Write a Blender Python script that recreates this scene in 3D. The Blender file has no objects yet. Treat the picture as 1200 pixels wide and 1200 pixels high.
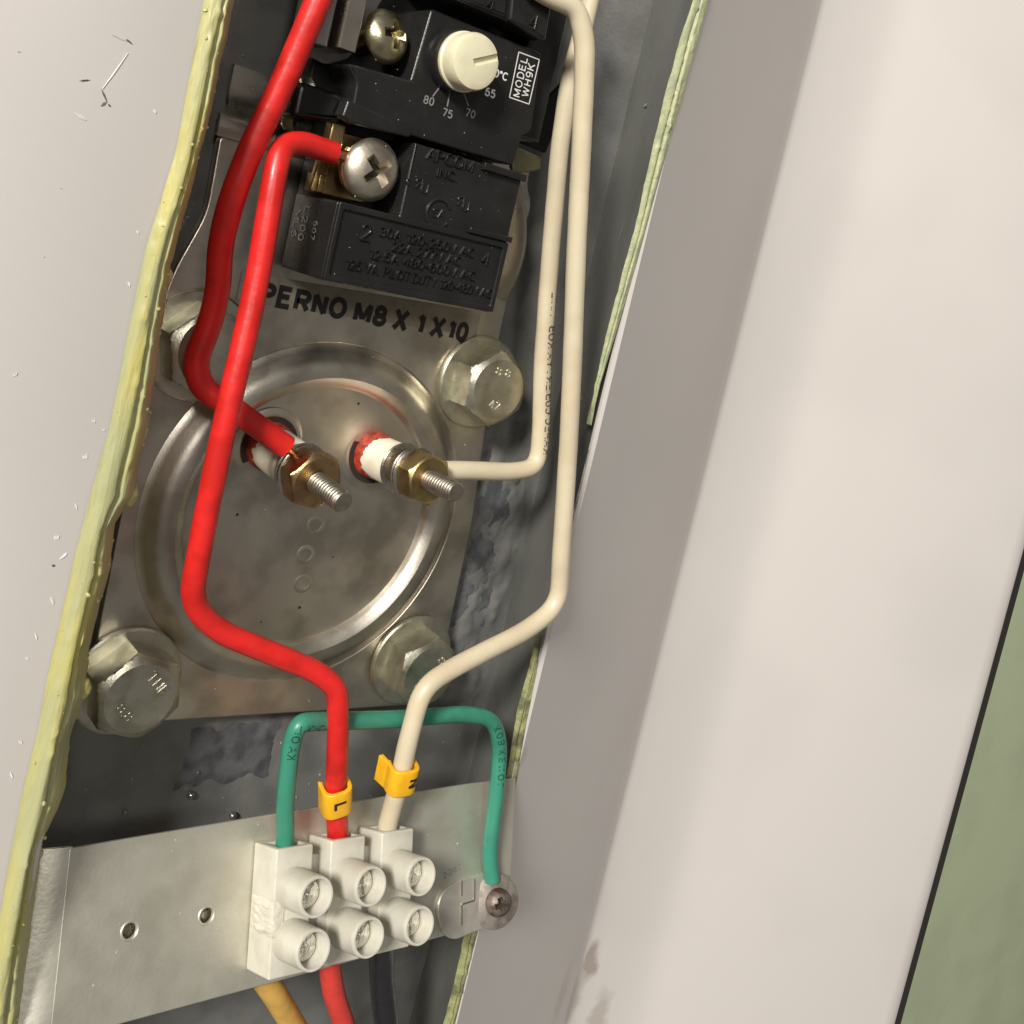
import bpy, bmesh, math, random
import numpy as np
from mathutils import Vector, Matrix, noise
random.seed(7)
S = bpy.context.scene
COL = S.collection
S.unit_settings.scale_length = 0.01            # one unit is a centimetre

# ------------------------------------------------------------------ camera
RC = np.array([[0.76796, 0.22706, 0.5989], [0.13445, -0.97137, 0.19587], [0.62622, -0.06989, -0.7765]])
CC = np.array([-11.1931, 5.9558, 18.99995]); FPX = 1262.40135
cam = bpy.data.objects.new('camera', bpy.data.cameras.new('camera')); COL.objects.link(cam); S.camera = cam
M3 = Matrix((RC.T @ np.diag([1, -1, -1])).tolist())
q3 = M3.to_quaternion(); q3.normalize()
cam.matrix_world = Matrix.Translation(CC.tolist()) @ q3.to_matrix().to_4x4()
cam.data.sensor_width = 36; cam.data.lens = FPX/1200*36
cam.data.shift_y = -200/1200; cam.data.clip_start = .1; cam.data.clip_end = 500
cam.data.dof.use_dof = False

# ------------------------------------------------------------------ light
w = bpy.data.worlds.new('World'); S.world = w; w.use_nodes = True
w.node_tree.nodes['Background'].inputs[0].default_value = (1.0, .95, .88, 1)
w.node_tree.nodes['Background'].inputs[1].default_value = .14
def lamp(name, loc, target, size, power, color, size_y=None):
    d = bpy.data.lights.new(name, 'AREA'); d.energy = power; d.color = color; d.size = size
    if size_y: d.shape = 'RECTANGLE'; d.size_y = size_y
    o = bpy.data.objects.new(name, d); COL.objects.link(o); o.location = loc
    o.rotation_euler = (Vector(target)-Vector(loc)).to_track_quat('-Z', 'Y').to_euler()
lamp('area_lamp', (-158, 100, 120), (2, 0, 0), 36, 665000, (1.0, .96, .90))
lamp('area_lamp', (-34, 34, 84), (2, 0, 0), 13, 18500, (1.0, .96, .91))  # unseen fill added from the front to brighten the cavity
S.view_settings.view_transform = 'Standard'; S.view_settings.look = 'None'
S.view_settings.exposure = 0; S.view_settings.gamma = 1

# ------------------------------------------------------------------ helpers
def U(x, y, z):
    d = RC.T @ np.array([(x-600)/FPX, (y-400)/FPX, 1.]); p = CC+d*(z-CC[2])/d[2]
    return Vector(p.tolist())
class Frame:
    def __init__(s, o, R): s.o = Vector(o); s.R = R
    def mat(s): return Matrix.Translation(s.o) @ s.R.to_4x4()
    def un(s, x, y, off=0):
        d = Vector((RC.T @ np.array([(x-600)/FPX, (y-400)/FPX, 1.])).tolist()); C = Vector(CC.tolist())
        n = s.R.col[2]; oo = s.o+n*off
        return s.R.transposed() @ (C+d*((oo-C).dot(n)/d.dot(n))-s.o)

def nodes(name):
    m = bpy.data.materials.new(name); m.use_nodes = True; nt = m.node_tree
    return m, nt, nt.nodes['Principled BSDF']
def N(nt, t, **kw):
    n = nt.nodes.new(t)
    for k, v in kw.items():
        if k in n.inputs: n.inputs[k].default_value = v
        else: setattr(n, k, v)
    return n
def material(name, color, rough=.5, metal=0, var=.08, scale=3., bump=.02, bscale=40., spec=.5, coat=0, color2=None, stretch=(1, 1, 1), sss=0, rvar=.1, detail=5., blotch=(.45, .62)):
    m, nt, b = nodes(name); L = nt.links.new
    tc = N(nt, 'ShaderNodeTexCoord'); mp = N(nt, 'ShaderNodeMapping'); mp.inputs['Scale'].default_value = stretch
    L(tc.outputs['Object'], mp.inputs['Vector'])
    n1 = N(nt, 'ShaderNodeTexNoise', Scale=scale, Detail=detail); L(mp.outputs[0], n1.inputs['Vector'])
    cr = N(nt, 'ShaderNodeValToRGB'); L(n1.outputs['Fac'], cr.inputs['Fac'])
    c2 = color2 or tuple(c*(1-var) for c in color); c1 = tuple(min(1, c*(1+var*.5)) for c in color)
    cr.color_ramp.elements[0].position = blotch[0]; cr.color_ramp.elements[0].color = (*c1, 1)
    cr.color_ramp.elements[1].position = blotch[1]; cr.color_ramp.elements[1].color = (*c2, 1)
    L(cr.outputs[0], b.inputs['Base Color'])
    n2 = N(nt, 'ShaderNodeTexNoise', Scale=bscale, Detail=6.); L(mp.outputs[0], n2.inputs['Vector'])
    mr = N(nt, 'ShaderNodeMapRange'); mr.inputs['To Min'].default_value = max(0.02, rough-rvar); mr.inputs['To Max'].default_value = min(1, rough+rvar)
    n3 = N(nt, 'ShaderNodeTexNoise', Scale=scale*2.3, Detail=7.); L(mp.outputs[0], n3.inputs['Vector'])
    L(n3.outputs['Fac'], mr.inputs['Value']); L(mr.outputs[0], b.inputs['Roughness'])
    if bump:
        bp = N(nt, 'ShaderNodeBump', Strength=1.0, Distance=bump); L(n2.outputs['Fac'], bp.inputs['Height']); L(bp.outputs[0], b.inputs['Normal'])
    b.inputs['Metallic'].default_value = metal; b.inputs['Specular IOR Level'].default_value = spec
    b.inputs['Coat Weight'].default_value = coat; b.inputs['Coat Roughness'].default_value = .15
    if sss: b.inputs['Subsurface Weight'].default_value = sss; b.inputs['Subsurface Radius'].default_value = (.3, .25, .15); b.inputs['Subsurface Scale'].default_value = .3
    m['nodes'] = 1
    return m
enamel = material('white_enamel', (.655, .617, .583), .36, var=.03, scale=.12, bump=.0012, bscale=8, rvar=.04, detail=2.)
wallm = material('green_wall_paint', (.50, .56, .37), .6, var=.06, scale=.2, bump=.02, bscale=8)
foamM = material('yellow_foam', (.50, .455, .155), .36, color2=(.42, .42, .22), scale=1.3, bump=.02, bscale=7, sss=.3, stretch=(2.6, .3, 1.5), spec=.6, blotch=(.38, .60))
foamD = material('aged_foam', (.30, .31, .14), .5, color2=(.14, .14, .07), scale=2.5, bump=.05, bscale=7, sss=.15)
tankM = material('grey_tank_enamel', (.155, .155, .145), .30, color2=(.125, .126, .118), scale=.9, bump=.006, bscale=10, rvar=.10, spec=.6)
weldM = material('weld_scale', (.125, .128, .132), .28, color2=(.075, .078, .084), scale=2.2, bump=.012, bscale=5, spec=.55, rvar=.12, blotch=(.40, .60))
beadM = material('weld_bead_metal', (.35, .34, .32), .25, metal=.9, bump=.0)
steel = material('dull_stainless', (.68, .63, .54), .38, metal=1, color2=(.48, .44, .37), scale=.8, bump=.0025, bscale=25, rvar=.11)
steelB = material('bright_stainless', (.68, .63, .55), .30, metal=1, color2=(.56, .51, .44), scale=1.1, bump=.002, bscale=40, rvar=.08)
zinc = material('zinc_plate', (.68, .66, .54), .36, metal=1, color2=(.52, .50, .39), scale=2.2, bump=.004, bscale=30, rvar=.12)
nickel = material('nickel_plate', (.62, .58, .50), .27, metal=1, color2=(.48, .43, .36), scale=3, bump=.002, rvar=.08)
screwM = material('satin_nickel_screw', (.70, .64, .52), .44, metal=1, color2=(.5, .44, .36), scale=2.2, bump=.003, bscale=20)
oldscrew = material('tarnished_screw', (.20, .16, .135), .5, metal=.5, color2=(.09, .065, .05), scale=5, bump=.01, bscale=20)
brass = material('brass', (.56, .38, .19), .30, metal=1, color2=(.40, .26, .13), scale=3, bump=.003)
brassY = material('yellow_brass', (.56, .42, .20), .34, metal=1, color2=(.42, .30, .14), scale=3, bump=.003)
rodM = material('threaded_steel', (.42, .385, .31), .45, metal=1, color2=(.36, .32, .26), scale=6, bump=.003)
copper = material('copper', (.72, .36, .20), .32, metal=1, bump=.002)
black = material('black_bakelite', (.013, .0125, .012), .27, color2=(.018, .017, .0165), scale=1.5, bump=.0025, bscale=60, spec=.5, rvar=.08)
blackD = material('deep_black_plastic', (.008, .008, .008), .32, bump=.002, spec=.4)
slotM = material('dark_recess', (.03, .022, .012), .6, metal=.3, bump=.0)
bracketM = material('galvanised_bracket', (.66, .635, .54), .46, metal=.75, color2=(.60, .575, .48), scale=1.0, bump=.004, bscale=12, rvar=.08)
ivory = material('ivory_plastic', (.72, .68, .48), .36, var=.05, bump=.003, bscale=20, sss=.25)
whiteP = material('white_polyamide', (.58, .56, .48), .33, color2=(.53, .505, .42), scale=2, bump=.004, bscale=22, sss=.2)
ceram = material('white_ceramic', (.80, .74, .60), .38, color2=(.74, .66, .50), scale=2, bump=.006, bscale=14)
sealR = material('red_sealant', (.42, .05, .02), .5, color2=(.20, .02, .01), scale=6, bump=.03, bscale=16)
redW = material('red_insulation', (.66, .020, .017), .36, color2=(.54, .015, .012), scale=1.6, bump=.006, bscale=7, sss=.12, coat=.0, rvar=.12)
creamW = material('cream_insulation', (.64, .56, .40), .38, color2=(.60, .515, .36), scale=.8, bump=.004, bscale=5, sss=.15)
whiteW = material('white_insulation', (.76, .69, .56), .40, color2=(.70, .62, .48), scale=.8, bump=.004, bscale=5, sss=.15)
greenW = material('green_insulation', (.045, .25, .165), .38, color2=(.035, .20, .13), scale=1, bump=.006, bscale=6, sss=.1)
yelW = material('mustard_insulation', (.70, .42, .10), .42, var=.1, bump=.004, sss=.1)
pinkW = material('faded_red_insulation', (.74, .06, .045), .38, var=.08, bump=.004, sss=.1)
blkW = material('black_insulation', (.02, .02, .024), .3, bump=.003)
yellowP = material('yellow_marker_plastic', (.85, .45, .015), .38, color2=(.80, .40, .01), bump=.003, sss=.15)
inkM = material('black_ink', (.015, .013, .013), .5, bump=0)
inkW = material('white_ink', (.72, .72, .68), .5, bump=0)
inkG = material('worn_white_ink', (.25, .25, .23), .5, bump=0)
inkFade = material('grey_green_ink', (.02, .06, .045), .5, bump=0)
inkBr = material('faded_dark_print', (.10, .085, .075), .5, bump=0)
tapeM = material('worn_sticker', (.30, .27, .21), .5, metal=.2, var=.12, scale=4, bump=.002)
whiteS = material('white_paper', (.72, .70, .68), .6, bump=0)
nearBlack = material('near_black', (.025, .02, .018), .5, bump=.01)

def finish(me, mat, smooth=True, sharp=35):
    if mat: me.materials.clear(); me.materials.append(mat)
    if smooth:
        me.polygons.foreach_set('use_smooth', [True]*len(me.polygons))
        me.set_sharp_from_angle(angle=math.radians(sharp))
    me.update()
def obj(name, me, mat, parent=None, world=False, smooth=True, sharp=35, kind=None, label=None):
    if isinstance(me, bmesh.types.BMesh):
        bm = me; me = bpy.data.meshes.new(name); bmesh.ops.recalc_face_normals(bm, faces=bm.faces); bm.to_mesh(me); bm.free()
    if world and parent is not None:
        mt = parent.matrix_basis.copy(); q = parent.parent
        while q is not None: mt = q.matrix_basis @ mt; q = q.parent
        me.transform(mt.inverted())
    finish(me, mat, smooth, sharp)
    me.name = name
    o = bpy.data.objects.new(name, me); COL.objects.link(o)
    if parent is not None: o.parent = parent
    if kind: o['kind'] = kind
    if label: o['label'] = label
    return o
def thing(name, label, cat, loc=(0, 0, 0), R=None, group=None):
    o = bpy.data.objects.new(name, None); COL.objects.link(o); o.empty_display_size = .3
    o.matrix_basis = Matrix.Translation(loc) @ (R.to_4x4() if R else Matrix())
    o['label'] = label; o['category'] = cat
    if group: o['group'] = group
    return o
def tag(o, label, cat, group=None):
    o['label'] = label; o['category'] = cat
    if group: o['group'] = group
    return o
def evalmesh(o):
    bpy.context.view_layer.update(); dg = bpy.context.evaluated_depsgraph_get()
    return bpy.data.meshes.new_from_object(o.evaluated_get(dg))
def plate(outlines, z0, z1, bev=.03):
    """solid plate between z0 and z1 from 2D outlines (first outer, rest holes), rounded edges"""
    c = bpy.data.curves.new('c', 'CURVE'); c.dimensions = '2D'; c.fill_mode = 'BOTH'
    bev = min(bev, (z1-z0)/2*.98)
    c.extrude = (z1-z0)/2-bev; c.bevel_depth = bev; c.bevel_resolution = 2; c.offset = -bev
    for ol in outlines:
        s = c.splines.new('POLY'); s.points.add(len(ol)-1); s.use_cyclic_u = True
        for p, q in zip(s.points, ol): p.co = (q[0], q[1], 0, 1)
    o = bpy.data.objects.new('c', c); COL.objects.link(o); me = evalmesh(o)
    bpy.data.objects.remove(o); bpy.data.curves.remove(c)
    me.transform(Matrix.Translation((0, 0, (z0+z1)/2))); return me
def rnd(pts, r=.1, n=5):
    """round the corners of an outline"""
    out = []; m = len(pts)
    for i in range(m):
        a, b, c = Vector(pts[i-1]).to_2d(), Vector(pts[i]).to_2d(), Vector(pts[(i+1) % m]).to_2d()
        rr = pts[i][2] if len(pts[i]) > 2 else r
        d1 = (a-b); d2 = (c-b); rr = min(rr, d1.length*.45, d2.length*.45)
        if rr < 1e-3: out.append(b); continue
        p, q = b+d1.normalized()*rr, b+d2.normalized()*rr
        for k in range(n+1):
            t = k/n; out.append(p*(1-t)**2+b*2*t*(1-t)+q*t*t)
    return out
def rect(x0, y0, x1, y1): return [(x0, y0), (x1, y0), (x1, y1), (x0, y1)]
def circle(cx, cy, r, n=32, ry=None): return [(cx+r*math.cos(2*math.pi*k/n), cy+(ry or r)*math.sin(2*math.pi*k/n)) for k in range(n)]
def box(x0, y0, z0, x1, y1, z1, bev=.03): return plate([rect(x0, y0, x1, y1)], z0, z1, bev)
def text(s, size, depth=.004, bold=0., align='LEFT', bevel=0., shear=0):
    c = bpy.data.curves.new('t', 'FONT'); c.body = s; c.size = size; c.extrude = depth; c.offset = bold; c.align_x = align
    c.bevel_depth = bevel; c.resolution_u = 3; c.shear = shear
    o = bpy.data.objects.new('t', c); COL.objects.link(o); me = evalmesh(o)
    bpy.data.objects.remove(o); bpy.data.curves.remove(c); return me
G = {}
def _arc(cx, cy, rx, ry, a0, a1, n=10): return [(cx+rx*math.cos(math.radians(a0+(a1-a0)*k/n)), cy+ry*math.sin(math.radians(a0+(a1-a0)*k/n))) for k in range(n+1)]
G['0'] = [_arc(.28, .5, .26, .5, 0, 360, 20)]; G['O'] = [_arc(.38, .5, .36, .5, 0, 360, 24)]
G['1'] = [[(.08, .76), (.30, 1), (.30, 0)]]; G['I'] = [[(.05, 0), (.05, 1)]]
G['2'] = [_arc(.28, .72, .25, .28, 165, -30, 10)+[(.03, 0), (.56, 0)]]
G['3'] = [_arc(.27, .75, .23, .25, 150, -90, 10)+_arc(.27, .26, .27, .26, 90, -150, 10)]
G['4'] = [[(.42, 0), (.42, 1), (0, .3), (.56, .3)]]
G['5'] = [[(.5, 1), (.1, 1), (.05, .53)]+_arc(.27, .33, .27, .33, 130, -150, 12)]
G['6'] = [_arc(.3, .5, .28, .5, 60, 180, 8)+_arc(.29, .31, .27, .31, 180, 540, 18)]
G['7'] = [[(0, 1), (.54, 1), (.2, 0)]]
G['8'] = [_arc(.28, .75, .23, .25, 0, 360, 16), _arc(.28, .26, .27, .26, 0, 360, 16)]
G['9'] = [_arc(.27, .69, .26, .31, 0, 360, 18), _arc(.25, .5, .28, .5, 0, -120, 8)]
G['A'] = [[(0, 0), (.36, 1), (.72, 0)], [(.13, .34), (.59, .34)]]
G['B'] = [[(0, 0), (0, 1), (.3, 1)]+_arc(.3, .76, .24, .24, 90, -90, 8)+[(0, .52)], [(.3, .52)]+_arc(.32, .26, .26, .26, 90, -90, 8)+[(0, 0)]]
G['C'] = [_arc(.38, .5, .36, .5, 45, 315, 18)]
G['D'] = [[(0, 0), (0, 1), (.28, 1)]+_arc(.28, .5, .34, .5, 90, -90, 12)+[(0, 0)]]
G['E'] = [[(.54, 1), (0, 1), (0, 0), (.56, 0)], [(0, .53), (.48, .53)]]
G['H'] = [[(0, 0), (0, 1)], [(.56, 0), (.56, 1)], [(0, .52), (.56, .52)]]
G['K'] = [[(0, 0), (0, 1)], [(.60, 1.05), (0, .38)], [(.2, .6), (.61, -.06)]]
G['L'] = [[(0, 1), (0, 0), (.52, 0)]]
G['M'] = [[(0, 0), (0, 1), (.37, .12), (.74, 1), (.74, 0)]]
G['N'] = [[(0, 0), (0, 1), (.56, 0), (.56, 1)]]
G['P'] = [[(0, 0), (0, 1), (.3, 1)]+_arc(.3, .73, .26, .27, 90, -90, 8)+[(0, .46)]]
G['R'] = [[(0, 0), (0, 1), (.34, 1)]+_arc(.34, .74, .25, .26, 90, -90, 8)+[(0, .48)], [(.3, .48), (.6, 0)]]
G['S'] = [_arc(.29, .74, .25, .26, 40, 250, 10)+_arc(.29, .26, .27, .26, 80, -150, 10)]
G['T'] = [[(0, 1), (.64, 1)], [(.32, 1), (.32, 0)]]; G['U'] = [[(0, 1), (0, .3)]+_arc(.28, .3, .28, .3, 180, 360, 10)+[(.56, 1)]]
G['V'] = [[(0, 1), (.34, 0), (.68, 1)]]; G['W'] = [[(0, 1), (.22, 0), (.46, .95), (.70, 0), (.92, 1)]]
G['X'] = [[(-.03, -.07), (.63, 1.07)], [(.63, -.07), (-.03, 1.07)]]; G['Y'] = [[(0, 1), (.33, .5), (.66, 1)], [(.33, .5), (.33, 0)]]
G['-'] = [[(.02, .4), (.28, .4)]]; G['.'] = [[(.04, .0), (.04, .06)]]; G['°'] = [_arc(.12, .86, .11, .12, 0, 360, 10)]
G['c'] = [_arc(.2, .28, .19, .27, 45, 315, 10)]; G['/'] = [[(0, 0), (.3, 1)]]
def strokes(s, size, wd=.16, gap=.22, tube_=False, depth=.004, align='LEFT'):
    """lettering drawn as even strokes; flat with square corners, or round raised ribs"""
    bm = bmesh.new(); x = 0.; ws = wd/2
    for ch in s:
        if ch == ' ': x += .34; continue
        ls = G[ch]; w_ = max(p[0] for l in ls for p in l)
        l2 = []
        for l in ls:
            cur = [l[0]]
            for k in range(1, len(l)):
                cur.append(l[k])
                if k < len(l)-1:
                    a, b = Vector(l[k])-Vector(l[k-1]), Vector(l[k+1])-Vector(l[k])
                    if a.length > 1e-4 and b.length > 1e-4 and a.angle(b) > 1.75: l2.append(cur); cur = [l[k]]
            l2.append(cur)
        for li, l in enumerate(l2):
            l = [p for k, p in enumerate(l) if k == 0 or (Vector(p)-Vector(l[k-1])).length > 1e-4]
            cl = (Vector(l[0])-Vector(l[-1])).length < 1e-4 and len(l) > 4
            P = [Vector((p[0]+x, p[1]*(1-wd)+ws)) for p in l]
            if cl: P = P[:-1]
            n = len(P); rows = []
            for i, p in enumerate(P):
                a = P[i-1] if (i or cl) else None; b = P[(i+1) % n] if (i < n-1 or cl) else None
                d1 = (p-a).normalized() if a is not None else None; d2 = (b-p).normalized() if b is not None else None
                if d1 is None: t = d2; m = 1
                elif d2 is None: t = d1; m = 1
                else:
                    t = (d1+d2); t = t.normalized() if t.length > .05 else d1; m = 1/max(.6, t.dot(d1))
                nn = Vector((-t.y, t.x))*ws*m; e = Vector((0, 0))
                if tube_:
                    rows.append([bm.verts.new(((p.x+nn.x*k)*size, (p.y+nn.y*k)*size, depth*h)) for k, h in ((-1, -.3), (-.7, .65), (0, 1), (.7, .65), (1, -.3))])
                else:
                    zz = depth*(1+.15*li)
                    rows.append([bm.verts.new(((p.x+nn.x*k)*size, (p.y+nn.y*k)*size, h)) for k, h in ((-1, 0), (-1, zz), (1, zz), (1, 0))])
            pr_ = list(zip(rows, rows[1:]))+([(rows[-1], rows[0])] if cl else [])
            for a, b in pr_:
                for k in range(len(a)-1): bm.faces.new((a[k], b[k], b[k+1], a[k+1]))
            if not cl: bm.faces.new(rows[0]); bm.faces.new(rows[-1][::-1])
        x += w_+gap
    bmesh.ops.recalc_face_normals(bm, faces=bm.faces)
    me = bpy.data.meshes.new('g'); bm.to_mesh(me); bm.free()
    if align == 'CENTER': me.transform(Matrix.Translation((-(x-gap)*size/2, 0, 0)))
    return me
def basis(o, ex, ey):
    ex = Vector(ex).normalized(); ez = ex.cross(Vector(ey)).normalized(); ey = ez.cross(ex)
    return Matrix.Translation(o) @ Matrix((ex, ey, ez)).transposed().to_4x4()
def join(ms):
    bm = bmesh.new()
    for m in ms: bm.from_mesh(m)
    return bm
def lathe(prof, n=48, close=False, squash=None):
    bm = bmesh.new(); rings = []
    for r, z in prof:
        if r < 1e-5: rings.append([bm.verts.new((0, 0, z))])
        else: rings.append([bm.verts.new((r*math.cos(2*math.pi*k/n), r*math.sin(2*math.pi*k/n), z)) for k in range(n)])
    pr = list(zip(rings, rings[1:]))+([(rings[-1], rings[0])] if close else [])
    for a, b in pr:
        for k in range(n):
            f = [a[k % len(a)], a[(k+1) % n % len(a)], b[(k+1) % n % len(b)], b[k % len(b)]]
            g = []
            for v in f:
                if v not in g: g.append(v)
            if len(g) > 2:
                try: bm.faces.new(g)
                except ValueError: pass
    return bm
def hexprism(af, z0, z1, cham=.06, hole=0, both=False, n=48, rim=.96):
    """hexagon head or nut of across-flats af; chamfered to a circle on top"""
    ap = af/2; bm = bmesh.new()
    def hx(z, lim):
        out = []
        for k in range(n):
            a = 2*math.pi*k/n; d = (a+math.pi/6) % (math.pi/3)-math.pi/6
            r = ap/math.cos(d); r = min(r, lim); out.append(bm.verts.new((r*math.cos(a), r*math.sin(a), z)))
        return out
    R6 = ap/math.cos(math.pi/6); rings = []
    if both: rings.append(hx(z0, ap*rim)); 
    steps = 5
    if both:
        for k in range(1, steps+1): rings.append(hx(z0+cham*k/steps, ap*rim+(R6-ap*rim)*k/steps))
    else: rings.append(hx(z0, 9))
    for k in range(steps, -1, -1): rings.append(hx(z1-cham*k/steps, ap*rim+(R6-ap*rim)*k/steps))
    if hole:
        rings.append([bm.verts.new((hole*math.cos(2*math.pi*k/n), hole*math.sin(2*math.pi*k/n), z1-.02)) for k in range(n)])
        rings.append([bm.verts.new((hole*math.cos(2*math.pi*k/n), hole*math.sin(2*math.pi*k/n), z0)) for k in range(n)])
    for a, b in zip(rings, rings[1:]):
        for k in range(n): bm.faces.new((a[k], a[(k+1) % n], b[(k+1) % n], b[k]))
    if hole:
        a, b = rings[-1], rings[0]
        for k in range(n): bm.faces.new((a[k], a[(k+1) % n], b[(k+1) % n], b[k]))
    else: bm.faces.new(rings[-1]); bm.faces.new(rings[0][::-1])
    return bm
def bm2me(bm):
    me = bpy.data.meshes.new('m'); bmesh.ops.recalc_face_normals(bm, faces=bm.faces); bm.to_mesh(me); bm.free(); return me
def fillet(pts, res=.12):
    """pts: (Vector, bend radius) -> dense smooth path"""
    out = []
    for i, (p, r) in enumerate(pts):
        if i in (0, len(pts)-1): out.append(p.copy()); continue
        a, c = pts[i-1][0], pts[i+1][0]
        d1, d2 = a-p, c-p; rr = min(r, d1.length*.49, d2.length*.49)
        s, e = p+d1.normalized()*rr, p+d2.normalized()*rr
        for k in range(11):
            t = k/10; out.append(s*(1-t)**2+p*2*t*(1-t)+e*t*t)
    dense = [out[0]]
    for p in out[1:]:
        d = (p-dense[-1]).length
        if d < 1e-4: continue
        n = max(1, int(d/res)); q = dense[-1].copy()
        for k in range(1, n+1): dense.append(q.lerp(p, k/n))
    for _ in range(3):
        dense = [dense[0]]+[(dense[i-1]+dense[i]*2+dense[i+1])/4 for i in range(1, len(dense)-1)]+[dense[-1]]
    return dense
def frames(path):
    T = []; n = len(path)
    for i in range(n): T.append((path[min(i+1, n-1)]-path[max(i-1, 0)]).normalized())
    u = T[0].orthogonal().normalized(); F = []
    for t in T:
        u = (u-t*u.dot(t)).normalized(); F.append((t, u, t.cross(u)))
    return F
def tube(path, r, n=20, wob=0., caps=True, flat=None):
    bm = bmesh.new(); F = frames(path); rings = []
    for i, (p, (t, u, v)) in enumerate(zip(path, F)):
        rr = r(i/(len(path)-1)) if callable(r) else r
        ring = []
        for k in range(n):
            a = 2*math.pi*k/n; q = u*math.cos(a)+v*math.sin(a)
            s = rr*(1+wob*noise.noise((p+q*rr)*1.7))
            ring.append(bm.verts.new(p+q*s))
        rings.append(ring)
    for a, b in zip(rings, rings[1:]):
        for k in range(n): bm.faces.new((a[k], a[(k+1) % n], b[(k+1) % n], b[k]))
    if caps: bm.faces.new(rings[0][::-1]); bm.faces.new(rings[-1])
    return bm
def pathpx(pts, bend=.6): return fillet([(U(p[0], p[1], p[2]), p[3] if len(p) > 3 else bend) for p in pts])
def wrap_print(s, path, r, s0, size, side, length=None, flip=False):
    """print letters on a round wire: along the path from arc length s0, centred on direction side"""
    me = strokes(s, size*.72, .13, .25); L = [0.]
    for a, b in zip(path, path[1:]): L.append(L[-1]+(b-a).length)
    side = Vector(side)
    bm = bmesh.new(); bm.from_mesh(me); bmesh.ops.triangulate(bm, faces=bm.faces)
    for f in list(bm.edges): pass
    for v in bm.verts:
        sx = s0+(-v.co.x if flip else v.co.x); j = 0
        while j < len(L)-2 and L[j+1] < sx: j += 1
        t = (sx-L[j])/(L[j+1]-L[j]); p = path[j].lerp(path[j+1], t); d = (path[j+1]-path[j]).normalized()
        n = (side-d*side.dot(d)).normalized(); b = d.cross(n)
        if flip: b = -b
        a = -(v.co.y-size*.35)/r
        v.co = p+(n*math.cos(a)-b*math.sin(a))*(r*1.012+.003+v.co.z)
    return bm2me(bm)
def boolean(me, cutters):
    o = bpy.data.objects.new('b', me); COL.objects.link(o); cs = []
    for c in cutters:
        k = bpy.data.objects.new('k', c); COL.objects.link(k); cs.append(k)
        m = o.modifiers.new('m', 'BOOLEAN'); m.operation = 'DIFFERENCE'; m.object = k; m.solver = 'EXACT'
    r = evalmesh(o)
    bpy.data.objects.remove(o)
    for k in cs: bpy.data.objects.remove(k)
    return r
def phillips(r, h, rot=0., depth=.3, size=.5, arm=.11, washer=0):
    """domed screw head with a cross recess, base at z=0"""
    prof = [(0, 0), (r*.93, 0), (r, h*.12), (r*.985, h*.3), (r*.9, h*.55), (r*.72, h*.8), (r*.45, h*.95), (r*.2, h), (0, h)]
    me = bm2me(lathe(prof, 64)); cut = []
    for k in range(2):
        c = bmesh.new(); a = rot+k*math.pi/2; vs = []
        for z, s, w_ in ((h-depth, .45, .9), (h+.1, 1.05, 1.1)):
            for x, y in ((-1, -1), (1, -1), (1, 1), (-1, 1)):
                X, Y = x*size*r*s, y*arm*r*w_
                vs.append(c.verts.new((X*math.cos(a)-Y*math.sin(a), X*math.sin(a)+Y*math.cos(a), z+(.0011*k))))
        for f in ((3, 2, 1, 0), (4, 5, 6, 7), (0, 1, 5, 4), (1, 2, 6, 5), (2, 3, 7, 6), (3, 0, 4, 7)): c.faces.new([vs[i] for i in f])
        cut.append(bm2me(c))
    return boolean(me, cut)

# ------------------------------------------------------------------ wall behind
me = box(-60, -60, -9.5, 90, 70, -9, .01)
obj('wall', me, wallm, None, kind='structure')

# ------------------------------------------------------------------ heater casing
casing = thing('heater_casing', 'white enamelled sheet metal casing with a long cut opening that shows the wiring', 'casing', (0, 0, 3))
def extrude_profile(pr, y0, y1, ny, wob=0, closed=True):
    bm = bmesh.new(); rows = []
    for j in range(ny+1):
        y = y0+(y1-y0)*j/ny
        rows.append([bm.verts.new((x+(wob*noise.noise((x*.1, y*.25, z)) if wob else 0), y, z)) for x, z in pr])
    m = len(pr)
    for a, b in zip(rows, rows[1:]):
        for k in range(m if closed else m-1): bm.faces.new((a[k], a[(k+1) % m], b[(k+1) % m], b[k]))
    return bm
def sheet_profile(top, th=.09):
    n = len(top); low = []
    for i, (x, z) in enumerate(top):
        a = top[max(i-1, 0)]; b = top[min(i+1, n-1)]; d = Vector((b[0]-a[0], b[1]-a[1])).normalized()
        low.append((x+d.y*th, z-d.x*th))
    return top+low[::-1]
def arcpts(p, q, r, n=8):   # quadratic corner list helper through p->corner->q handled by rnd
    pass
left = [(-45, 3.0)]+[(-5.85+.0*k, 3.0) for k in (0,)]+[(-5.7, 2.97)]
obj('casing_sheet', extrude_profile(sheet_profile([(-45, 3.0), (-30, 3.0), (-15, 3.0), (-8, 3.0), (-5.3, 3.0), (-5.2, 2.96)]), -30, 36, 60), enamel, casing, world=True)
def bez(a, b, c, ts): a, b, c = Vector(a), Vector(b), Vector(c); return [(a*(1-t)**2+b*2*t*(1-t)+c*t*t)[:] for t in ts]
pr = [(5.98, 1.40), (6.1, 1.42)]+[Vector((6.1, 1.42)).lerp(Vector((16.45, -3.93)), t)[:] for t in (.05, .2, .35, .5, .65, .8, .92, 1)]
pr += bez((16.45, -3.93), (16.6, -3.99), (16.8, -3.98), (.3, .6, 1))
pr += bez((16.8, -3.98), (18.6, -3.80), (19.7, -3.50), (.2, .4, .6, .8, 1))
pr += bez((19.7, -3.50), (20.2, -3.34), (20.7, -3.10), (.33, .66, 1))
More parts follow.
